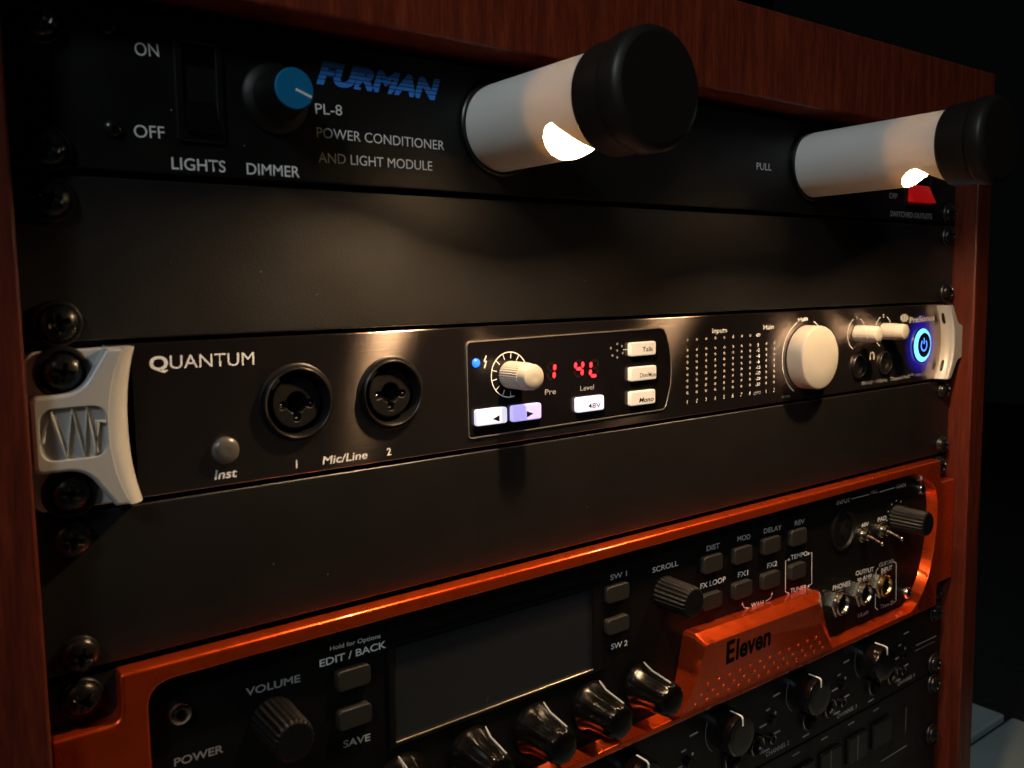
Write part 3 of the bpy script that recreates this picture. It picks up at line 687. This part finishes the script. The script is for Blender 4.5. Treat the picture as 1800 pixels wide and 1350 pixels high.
# ears
def ear(s):
    """s=-1 left, +1 right; built for the left and mirrored"""
    fx = lambda p: [(-s * x, z) for x, z in p]
    # the right ear is cut in deeper round the blue button than the left one
    tip, mid_, foot = (-214.3, -217.0, 2.7) if s < 0 else (-223.2, -229.6, 6.8)
    base = roundpoly([(-241.2, -90.6), (-231.0, -90.4), (-231.0, -132.5), (-241.2, -132.4)], [3.5, .3, .3, 3.5]) if s > 0 else roundpoly([(-241.2, -90.6), (tip - .6, -90.2), (mid_ - .3, -111), (tip - .8, -132.6), (-241.2, -132.4)], [3.5, .3, 8, .3, 3.5])
    e = part('rack_ear', plate(bmesh.new(), fx(base), [], 0, -3.4, .5), M['ear'], ai, 'silver grey ear at the %s end' % ('left' if s < 0 else 'right'), smooth=40)
    zs = [-90.4 - 42.0 * k / 24 for k in range(25)]
    P1 = [(mid_ + foot * abs((z + 111.5) / 21) ** 2.2, z) for z in zs]; P0 = [(x - (5.3 - 1.9 * abs((z + 111.5) / 21) ** 2.2 if s < 0 else 1.9), z) for x, z in P1]
    raised = roundpoly([(-241.0, -101.8), (-229.2 if s < 0 else -236.2, -101.4), (-222.4 if s < 0 else -229, -90.4)] + P0 + [(-222.2 if s < 0 else -229, -132.4), (-229.3 if s < 0 else -236.2, -121.6), (-241.0, -121.4)], [2.2, 4.5, .5] + [0] * 25 + [.5, 4.5, 2.2], 8)
    EX = .9 if s < 0 else 2.9
    sb = bmesh.new(); cols = []
    for (a, z), (b, _) in zip(P0, P1):
        cols.append([sb.verts.new((-s * (a - EX + (b - a + EX) * math.sin(q * PI / 2)), -8.55 + 6.6 * (1 - math.cos(q * PI / 2)), z)) for q in [u / 8 for u in range(9)]] + [sb.verts.new((-s * (a - EX), -2.0, z))])
    for a, b in zip(cols, cols[1:]):
        for k in range(10): sb.faces.new((a[k], a[(k + 1) % 10], b[(k + 1) % 10], b[k]))
    sb.faces.new(cols[0]); sb.faces.new(cols[-1])
    part('rounded_edge', sb, M['ear'], e, smooth=60)
    win = rrect(-239.3, -223.4, -118.4, -105.0, 3.4)
    y1 = -8.6
    if s < 0:
        bm = plate(bmesh.new(), fx(raised), [fx(win)], -3.2, y1, .9, hr=.25, seg=4)
    else:
        bm = plate(bmesh.new(), fx(raised), [], -2.1, y1, .6, seg=4)
    part('raised_grip', bm, M['ear'], e, smooth=50)
    if s < 0:
        part('emblem_floor', B(-239.8, -223, -7.5, -3.3, -118.8, -104.6), M['ear'], e)
        zz = [(-239.0, -113.4), (-236.6, -106.0), (-233.4, -117.8), (-231.6, -105.6), (-229.3, -117.8), (-228.0, -105.6), (-226.4, -117.6), (-225.6, -109.2), (-223.6, -109.6)]
        part('wave_emblem', tubeline(bmesh.new(), [(x, -7.85, z) for x, z in zz], .72, 10), M['ear'], e, 'raised wave shaped emblem', smooth=60)
ear(-1); ear(1)
# ================================================================ unit 5-6: orange guitar processor
gp = thing('guitar_processor', 'orange framed black guitar processor with dark display and black knobs', 'guitar processor', (0, 0, -5 * U))
YR = -7.0; YP2 = -1.4; GT, GB = -179.3, -265.9
part('ear_plate', plate(bmesh.new(), rrect(-241.1, 241.1, GB + .3, GT - .2, .6), [], 0, -1.0, .3), M['rail'], gp)
part('chassis', B(-215, 215, .3, 250, GB + 1, GT - 1), M['rail'], gp)
cz1, cz2 = -192.6, -252.6
half = [(-223.6, GT), (-223.8, cz1), (-241.0, cz1), (-241.0, cz2), (-223.6, cz2), (-223.6, GB)]
rim = roundpoly(half + [(-x, z) for x, z in half[::-1]], [.8, 3.5, 1, 1, 3.5, .8] * 2, 7)
def opening(o=0):
    L = [(206, -183.4), (218.5, -194), (222.0, -206), (220.3, -226), (214.2, -246), (205, -257), (198, -262.6)]
    return roundpoly([(198, -183.4)] + L[1:-1] + [(196, -262.8), (-196, -262.8), (-205, -257), (-214, -246), (-217, -226), (-217, -184.0)], [5, 5, 8, 8, 8, 6, 3, 3, 6, 8, 8, 7.5], 5)
opn = opening()
part('orange_frame', plate(bmesh.new(), rim, [opn], -.9, YR, .9, hr=.5, seg=5, slope=1.6), M['orange'], gp, smooth=30)
part('faceplate', plate(bmesh.new(), offset(opn[::-1] if area2(opn) < 0 else opn, .3), [], -1.05, YP2, .1), M['panel11'], gp)
PY = YP2 - .06
def lab(s, a, b, h, m='grey_ink', bold=.012, sp=1.0, sh=0): T(gp, s, a, b, h, PY, m, bold=bold, shear=sh, space=sp)
lab('VOLUME', (-187.49, -198.38), (-169.78, -198.91), 2.45, 'grey_ink', .02)
lab('POWER', (-209.57, -213.00), (-195.05, -213.53), 2.5, 'dim_ink', .02)
lab('Hold for Options', (-159.28, -191.69), (-140.77, -192.15), 1.5, 'white_ink')
lab('EDIT / BACK', (-163.04, -196.15), (-138.73, -196.06), 2.45, 'white_ink', .02)
lab('SAVE', (-155.93, -225.70), (-145.85, -226.36), 2.45, 'grey_ink', .02)
lab('SW 1', (-34.45, -195.64), (-25.00, -195.77), 2.2, 'shaded_ink')
lab('SW 2', (-34.32, -225.01), (-24.80, -225.61), 2.4, 'white_ink', .02)
lab('SCROLL', (-9.75, -197.82), (6.30, -197.94), 2.3, 'white_ink')
lab('DIST', (25.12, -195.31), (34.16, -195.51), 2.4, 'shaded_ink')
lab('MOD', (46.73, -194.99), (56.38, -195.47), 2.4, 'shaded_ink')
lab('DELAY', (66.51, -194.89), (80.59, -195.51), 2.4, 'shaded_ink')
lab('REV', (91.23, -195.45), (99.31, -195.73), 2.4, 'shaded_ink')
lab('FX LOOP', (21.01, -211.84), (38.56, -212.16), 2.5, 'white_ink', .02)
lab('FX1', (47.39, -212.20), (54.96, -212.60), 2.5, 'white_ink', .02)
lab('FX2', (69.54, -212.51), (77.35, -212.73), 2.5, 'white_ink', .02)
lab('TEMPO', (88.37, -212.14), (102.44, -212.66), 2.3, 'white_ink', .02)
lab('TUNER', (88.33, -229.04), (102.20, -229.99), 2.3, 'white_ink', .02)
lab('WAH', (57.38, -229.33), (66.97, -229.94), 2.3, 'white_ink', .02)
lab('INPUT', (127.56, -190.98), (139.93, -191.34), 2.3, 'white_ink')
lab('MIC', (159.67, -190.48), (166.71, -190.64), 2.0, 'white_ink')
lab('GAIN', (185.83, -191.20), (195.63, -191.55), 2.3, 'white_ink')
lab('48V', (151.15, -207.45), (158.39, -207.50), 2.4, 'white_ink')
lab('PAD', (167.46, -207.06), (176.18, -207.32), 2.4, 'white_ink')
lab('PHONES', (125.51, -236.15), (141.69, -237.00), 2.6, 'white_ink')
lab('OUTPUT', (146.69, -232.79), (164.43, -234.05), 2.5, 'white_ink')
lab('to AMP', (148.48, -236.32), (162.52, -237.48), 2.3, 'white_ink')
lab('GUITAR', (169.79, -232.94), (185.19, -233.54), 2.3, 'grey_ink')
lab('INPUT', (172.30, -236.69), (183.56, -237.13), 2.5, 'white_ink')
lab('True-Z', (172.07, -257.10), (185.79, -257.73), 2.2, 'grey_ink')
lab('1/Left', (149.86, -256.85), (160.52, -256.90), 2.2, 'grey_ink')
bm = bmesh.new()
for L in ([(141.21, -190.02), (158.21, -190.25)], [(168.43, -190.59), (184.24, -190.47)]): stroke(bm, L, .45, PY)
for L in ([(86.96, -211.57), (84.19, -211.86), (84.37, -227.41), (86.92, -228.86)], [(103.15, -211.92), (106.08, -211.92), (106.56, -228.29), (103.63, -228.83)],
          [(50.93, -225.59), (52.24, -227.83), (56.08, -229.03)], [(68.71, -228.65), (72.71, -227.89), (73.57, -225.81)],
          [(169.22, -233.14), (166.98, -234.60), (167.04, -255.24), (169.74, -257.19)], [(185.16, -232.88), (187.96, -234.44), (188.76, -256.44), (185.76, -257.06)]): stroke(bm, L, .5, PY)
part('printed_line', bm, M['white_ink'], gp)
bm = bmesh.new()
for (x, z), (dx, dz) in (((86.96, -211.57), (1, 1)), ((103.15, -211.92), (-1, 1)), ((86.92, -228.86), (1, 0)), ((103.63, -228.83), (-1, 0)), ((50.93, -225.59), (0, 1)), ((73.57, -225.81), (0, 1))):
    bm.faces.new([bm.verts.new((x + u, PY - .02, z + v)) for u, v in ((-.9, -.7), (.9, -.7), (0, .9))])
part('arrow_mark', bm, M['white_ink'], gp)
GH = 2.6
def gbtn(name, *px): button(gp, list(px), YP2, GH, M['button_grey'], f'grey button by the word {name}', name='button', bev=.55, r=1.6)
gbtn('EDIT', (-158.57, -198.57), (-145.81, -198.73), (-145.43, -205.87), (-158.63, -205.21))
gbtn('SAVE', (-158.49, -211.94), (-145.86, -212.01), (-145.47, -219.22), (-158.74, -218.39))
gbtn('SW 1', (-38.84, -197.04), (-25.96, -197.77), (-24.99, -204.74), (-39.21, -204.04))
gbtn('SW 2', (-38.63, -211.05), (-26.01, -211.04), (-25.04, -218.08), (-38.99, -217.38))
gbtn('DIST', (20.31, -196.57), (33.76, -197.45), (34.25, -205.21), (20.37, -204.48))
gbtn('MOD', (41.80, -196.92), (55.11, -197.63), (55.67, -205.23), (41.51, -204.87))
gbtn('DELAY', (62.80, -196.37), (76.97, -197.37), (77.15, -204.98), (63.39, -204.47))
gbtn('REV', (84.70, -196.26), (97.89, -197.52), (99.07, -205.26), (85.37, -204.62))
gbtn('FX LOOP', (19.88, -214.12), (33.56, -214.88), (34.05, -222.18), (19.74, -221.39))
gbtn('FX1', (42.03, -213.57), (55.23, -214.58), (55.96, -222.16), (41.73, -221.31))
gbtn('FX2', (63.14, -213.67), (76.92, -214.69), (77.36, -222.26), (63.28, -221.34))
gbtn('TEMPO', (85.15, -213.98), (97.89, -214.60), (98.83, -222.08), (85.34, -221.63))
# display
lx0, lx1, lz0, lz1 = -136.6, -45.2, -230.2, -195.6
ds = part('display', plate(bmesh.new(), rrect(lx0 - 2.2, lx1 + 5.8, lz0 - 1.4, lz1 + .6, .6), [rrect(lx0, lx1, lz0, lz1 - .2, .3)], YP2, YP2 - 1.3, .25, hr=.2), M['panel11'], gp, 'dark rectangular display')
part('screen_glass', B(lx0 - .2, lx1 + .2, YP2 - .3, YP2 - .05, lz0 - .2, lz1 + .2), M['glass'], ds)
part('screen_edge', tubeline(bmesh.new(), [(lx0 + .1, YP2 - .9, lz0 + .1), (lx1 - .1, YP2 - .9, lz0 + .1)], .42, 8), mat('satin_metal_edge', (.5, .42, .34), .3, metal=1), ds, smooth=60)
part('screen_edge', tubeline(bmesh.new(), [(lx1 - .05, YP2 - .9, lz0 + .2), (lx1 - .05, YP2 - .9, lz1 - .4)], .14, 8), M['rim_metal'], ds, smooth=60)
# ribbed knobs
def ribbed(x, z, r, L, lab_):
    def rf(t, i): return 1 + (.05 * math.cos(22 * t) if i in (1, 2, 3) else 0)
    part('ribbed_knob', lathe(bmesh.new(), [(r * 1.05, YP2), (r * 1.03, YP2 - 1), (r, YP2 - 1.4), (r * .93, YP2 - L + 1), (r * .86, YP2 - L + .2), (r * .8, YP2 - L), (r * .3, YP2 - L)], (x, z), 176, rf=rf), M['matte'], gp, lab_, smooth=40)
ribbed(-179.3, -208.0, 6.7, 17.5, 'black ribbed volume knob'); ribbed(-2.2, -207.9, 6.7, 16.5, 'black ribbed scroll knob'); ribbed(186.3, -207.9, 6.9, 18, 'black ribbed gain knob')
for a in range(-60, 241, 30):
    t = math.radians(a); part('scale_dot', disc(186.3 + 9.6 * math.cos(t), -207.9 + 9.6 * math.sin(t), .45, PY, 10, .04), M['white_ink'], gp)
# tall black skirted knobs
for i, x in enumerate((-163.5, -134.1, -104.6, -75.2, -45.8, -16.4)):
    z = -245.6; r = 10.8
    def rf(t, i): return 1 + (.035 * math.cos(10 * t) if i in (3, 4, 5) else 0)
    kn = part('amp_knob', lathe(bmesh.new(), [(r, YP2), (r, YP2 - 1.2), (r * .93, YP2 - 2.6), (r * .74, YP2 - 6.5), (r * .68, YP2 - 12), (r * .62, YP2 - 16.4), (r * .55, YP2 - 17.6), (r * .4, YP2 - 18.2), (r * .15, YP2 - 18.3)], (x, z), 80, rf=rf), M['gloss'], gp, smooth=32)
    a = math.radians(random.choice((70, 100, 115, 60, 90)))
    bm = tubeline(bmesh.new(), [(x + q * r * math.cos(a), YP2 - y, z + q * r * math.sin(a)) for q, y in ((.98, 1.2), (.8, 6.0), (.72, 12), (.66, 16.2))], .42, 6)
    part('pointer_line', bm, M['grey_ink'], kn)
# silver screws
for x, z in ((-207.4, -197.0), (211.9, -195.2), (199.3, -253.9)):
    s_ = part('panel_screw', lathe(bmesh.new(), [(3.4, YP2), (3.4, YP2 - 1.6), (3.0, YP2 - 2.2), (2.1, YP2 - 2.5), (1.5, YP2 - 2.5), (1.35, YP2 - 1.4)], (x, z), 36), M['steel'], gp, smooth=35)
    part('screw_socket', lathe(bmesh.new(), [(1.45, YP2 - 2.0), (1.2, YP2 - 1.5)], (x, z), 6), M['hole'], s_)
# microphone input
x, z = 133.6, -205.2
xj = part('microphone_input', lathe(bmesh.new(), [(11.0, YP2), (11.0, YP2 - .8), (10.4, YP2 - 1.2), (9.6, YP2 - 1.2), (9.2, YP2 - .6), (8.9, YP2 + .1), (8.6, YP2 - .1)], (x, z), 64), M['matte'], gp, 'round three hole microphone socket', smooth=35)
for a in (90 + 65, 90 - 65, 270):
    part('pin_hole', disc(x + 4.2 * math.cos(math.radians(a)), z + 4.2 * math.sin(math.radians(a)), 1.3, YP2 - .25, 16, .1), M['hole'], xj)
part('latch', B(x - 3, x + 1, YP2 - 1.5, YP2 - .4, z + 8.2, z + 10.8, bev=.3), M['gloss'], xj)
# jacks
for i, (x, z) in enumerate(((129.6, -243.6), (151.6, -243.3), (172.0, -243.3))):
    jk = part('jack_socket', lathe(bmesh.new(), [(7.6, YP2), (7.6, YP2 - 1.6), (7.2, YP2 - 2), (6.4, YP2 - 2)], (x, z), 6 if i < 2 else 6), M['steel'], gp, ('phones socket', 'output socket', 'guitar input socket')[i])
    part('socket_barrel', lathe(bmesh.new(), [(6.0, YP2 - 1.9), (6.0, YP2 - 3.6), (5.6, YP2 - 4.1), (4.6, YP2 - 4.1), (4.1, YP2 - 3.4), (3.9, YP2 - 2.1)], (x, z), 40, cap1=False), M['brass' if i == 2 else 'steel'], jk, smooth=35)
    part('centre_hole', disc(x, z, 4.3, YP2 - 2.6, 24, .1), M['hole'], jk)
# toggle switches
for x, z, lx, lz in ((151.6, -211.0, 151.3, -213.4), (171.0, -212.0, 170.8, -214.4)):
    tg = part('toggle_switch', lathe(bmesh.new(), [(4.4, YP2), (4.4, YP2 - 1.2), (3.9, YP2 - 1.6), (2.8, YP2 - 1.6), (2.8, YP2 - 3.8), (2.2, YP2 - 4.2)], (x, z), 24), M['steel'], gp, smooth=35)
    bm = tubeline(bmesh.new(), [(x, YP2 - 3.8, z), (lx, YP2 - 11.4, lz)], .85, 10)
    bmesh.ops.create_uvsphere(bm, u_segments=12, v_segments=8, radius=1.25, matrix=Matrix.Translation((lx, YP2 - 11.6, lz)))
    part('lever', bm, M['steel'], tg, smooth=60)
# raised name plate
pbk = [(11.5, -229.0), (106.5, -231.8), (118.5, -262.5), (-5.0, -262.0), (5.5, -251.8)]
pfr = [(13.5, -232.0), (97.0, -232.6), (107.5, -260.0), (-4.0, -261.0), (4.4, -251.0)]
NB = roundpoly([(9.8, -228.2), (104.6, -229.6), (109.5, -248), (117.5, -262.6), (-3.5, -262.2), (4.0, -253.2)], [2.5, 3, 8, .5, .5, 8], 6)
NF = roundpoly([(10.4, -230.9), (94.6, -232.0), (99.5, -248), (107.0, -259.0), (-4.0, -258.6), (3.4, -251.8)], [1.6, 2, 8, .5, .5, 8], 6)
def plane_y(z): return -12.8 - 1.0 * (z + 245) / 14
bm = bmesh.new()
l1 = [bm.verts.new((x, -1.2, z)) for x, z in NB]; l2 = [bm.verts.new((x, -7.2, z + .2)) for x, z in NB]
mid = [(a[0] * .2 + b[0] * .8, a[1] * .2 + b[1] * .8) for a, b in zip(NB, NF)]
l3 = [bm.verts.new((x, -11.9, z)) for x, z in mid]; l4 = [bm.verts.new((x, plane_y(z), z)) for x, z in NF]
for a, b in ((l1, l2), (l2, l3), (l3, l4)):
    for k in range(len(a)): bm.faces.new((a[k], a[(k + 1) % len(a)], b[(k + 1) % len(a)], b[k]))
bm.faces.new(l4)
np_ = part('name_plate', bm, M['orange'], gp, 'raised orange plate with black lettering', smooth=25)
T(np_, 'E', (24.6, -243.4), (30.4, -243.2), 10.8, -12.9, 'hole', bold=.03, yf=plane_y)
T(np_, 'leven', (31.4, -243.2), (56.4, -242.8), 10.0, -12.9, 'hole', bold=.03, yf=plane_y)
dm = None
for x0, x1, z0, z1, n in ((13.4, 94.1, -249.8, -249.6, 12), (9.7, 97.6, -253.8, -253.4, 13), (6.0, 100.7, -257.0, -256.8, 14)):
    for k in range(n):
        x = x0 + (x1 - x0) * k / (n - 1); z = z0 + (z1 - z0) * k / (n - 1)
        if dm is None: dm = part('raised_dot', lathe(bmesh.new(), [(1.0, plane_y(z) + .15), (.85, plane_y(z) - .25), (.4, plane_y(z) - .5)], (x, z), 14), M['orange'], np_, smooth=60)
        else: share(dm, 'raised_dot', (x, plane_y(z) - .17, z), np_)

# ================================================================ unit 7: channel amplifier
ch = thing('channel_amplifier', 'black channel amplifier with round knobs and ring sockets under the orange unit', 'amplifier', (0, 0, -6.5 * U))
YA = -1.6; AY = YA - .06
part('faceplate', plate(bmesh.new(), rrect(-241.1, 241.1, -310.7, -267.4, .8), [], 0, YA, .4), M['painted'], ch, smooth=40)
part('chassis', B(-215, 215, .3, 200, -310, -268), M['rail'], ch)
step = 62.2
for k in range(-4, 3):
    x = 36.9 + 61.3 * k
    if x < -215: continue
    cx = x; cz = -281.4
    kn = part('channel_knob', lathe(bmesh.new(), [(9.6, YA), (9.6, YA - 9.6), (9.3, YA - 10.6), (8.6, YA - 11.2), (6, YA - 11.4)], (cx, cz), 64), M['gloss_knob'], ch, smooth=30)
    bm = B(cx - .45, cx + .45, YA - 10.4, YA - 4.5, cz + 9.3, cz + 9.75); box(bm, cx - .45, cx + .45, YA - 11.45, YA - 11.0, cz + 5.2, cz + 8.9)
    tubeline(bm, [(cx, YA - 10.2, cz + 9.55), (cx, YA - 10.9, cz + 9.3), (cx, YA - 11.3, cz + 8.7)], .4, 8)
    part('pointer_line', bm, M['white_ink'], kn)
    for jx, jz, rr in ((x + 6.5, -298.6, 6.6), (x + 25, -298.9, 5.6)):
        jk = part('ring_socket', lathe(bmesh.new(), [(rr, YA), (rr, YA - 1), (rr - .6, YA - 1.5), (rr - 1.3, YA - 1.5), (rr - 1.9, YA - .9), (rr - 2.2, YA - .1)], (jx, jz), 40), M['plastic'], ch, smooth=35)
        part('rim_ring', lathe(bmesh.new(), [(rr - .7, YA - 1.45), (rr - .9, YA - 1.7), (rr - 1.1, YA - 1.45)], (jx, jz), 40, cap1=False), M['steel'], jk, smooth=40)
        part('centre_hole', disc(jx, jz, rr - 2.6, YA - .2, 20, .1), M['hole'], jk)
    part('small_button', lathe(bmesh.new(), [(2.2, YA), (2.2, YA - 1.4), (1.8, YA - 1.8)], (x + 37.5, -290), 20), M['gloss'], ch, smooth=40)
    part('small_light', disc(x + 40.6, -287.4, .8, AY, 12, .1), M['dotgrey'], ch)
    for jx, jz, rr in ((x + 37.0, -299.5, 2.6), (x + 14.5, -284.5, 2.9)):
        sk = part('small_socket', lathe(bmesh.new(), [(rr, YA), (rr, YA - 1.2), (rr - .5, YA - 1.6), (rr - 1, YA - 1.6), (rr - 1.1, YA - .4)], (jx, jz), 28), M['gloss_knob'], ch, smooth=40)
        part('rim_ring', lathe(bmesh.new(), [(rr - .3, YA - 1.55), (rr - .5, YA - 1.75), (rr - .7, YA - 1.6)], (jx, jz), 28, cap1=False), M['steel'], sk, smooth=40)
    part('printed_arc', stroke(bmesh.new(), arc(cx - .5, cz, 11.6, 150, 235, 16), .35, AY), M['dim_ink'], ch)
    if k + 2 >= 0:
        T(ch, 'CHANNEL %d' % (k + 2), (x + 33.3, -307.9), (x + 52.2, -307.7), 2.3, AY, 'grey_ink', bold=.012)
    # small illegible legends: printed dashes
    for a, b, z in ((38.5, 44, -278.4), (28, 33.5, -291.0), (20, 23, -290.2), (30, 36, -304.6), (33, 36, -284), (38.5, 44.5, -298), (2.5, 8, -307.9), (0.0, 4.0, -288.0), (9, 11, -286.4)):
        part('printed_mark', stroke(bmesh.new(), [(x + a, z), (x + b, z + .2)], .9, AY), M['grey_ink'], ch)
part('printed_line', stroke(bmesh.new(), [(212, -288.9), (236, -289.2)], .5, AY), M['grey_ink'], ch)
part('printed_line', stroke(bmesh.new(), [(211, -292), (234, -292.2)], .4, AY), M['dim_ink'], ch)
# ================================================================ unit 8: patch panel at the foot of the picture
pp = thing('switch_panel', 'black bottom rack unit with dark rectangular buttons, cut off by the picture edge', 'rack unit', (0, 0, -7.5 * U))
part('faceplate', plate(bmesh.new(), rrect(-241.1, 241.1, -355.2, -311.6, .8), [], 0, YA, .4), M['painted'], pp, smooth=40)
part('chassis', B(-215, 215, .3, 200, -354, -312.6), M['rail'], pp)
for x in range(-200, 200, 25):
    x0 = x + .2
    part('key', B(x0 - 9.5, x0 + 9.5, YA - 1.6, YA, -337, -322.2, bev=.7), M['plastic'], pp)
    part('printed_mark', stroke(bmesh.new(), [(x0 - 8, -315), (x0 - 2, -314.8)], .9, AY), M['dim_ink'], pp)
for x in (149.8, 124.2, 99, 199.9):
    part('edge_line', stroke(bmesh.new(), [(x, -322.3), (x, -337)], .3, YA - 1.66), M['grey_ink'], pp)
part('printed_line', stroke(bmesh.new(), [(177, -347.8), (205, -347.7)], .45, AY), M['grey_ink'], pp)
part('foot_filler', B(-241, 241, 0, 2, F0 + 18.5, -356), M['rail'], case)

# ================================================================ screws
unit_screws(0, YF); unit_screws(1, -1.9, washer=6.0)
unit_screws(2, -3.4, washer=6.9); unit_screws(3, -1.9, washer=5.0)
unit_screws(4, -1.0, 2, washer=5.6); unit_screws(6, YA); unit_screws(7, YA)
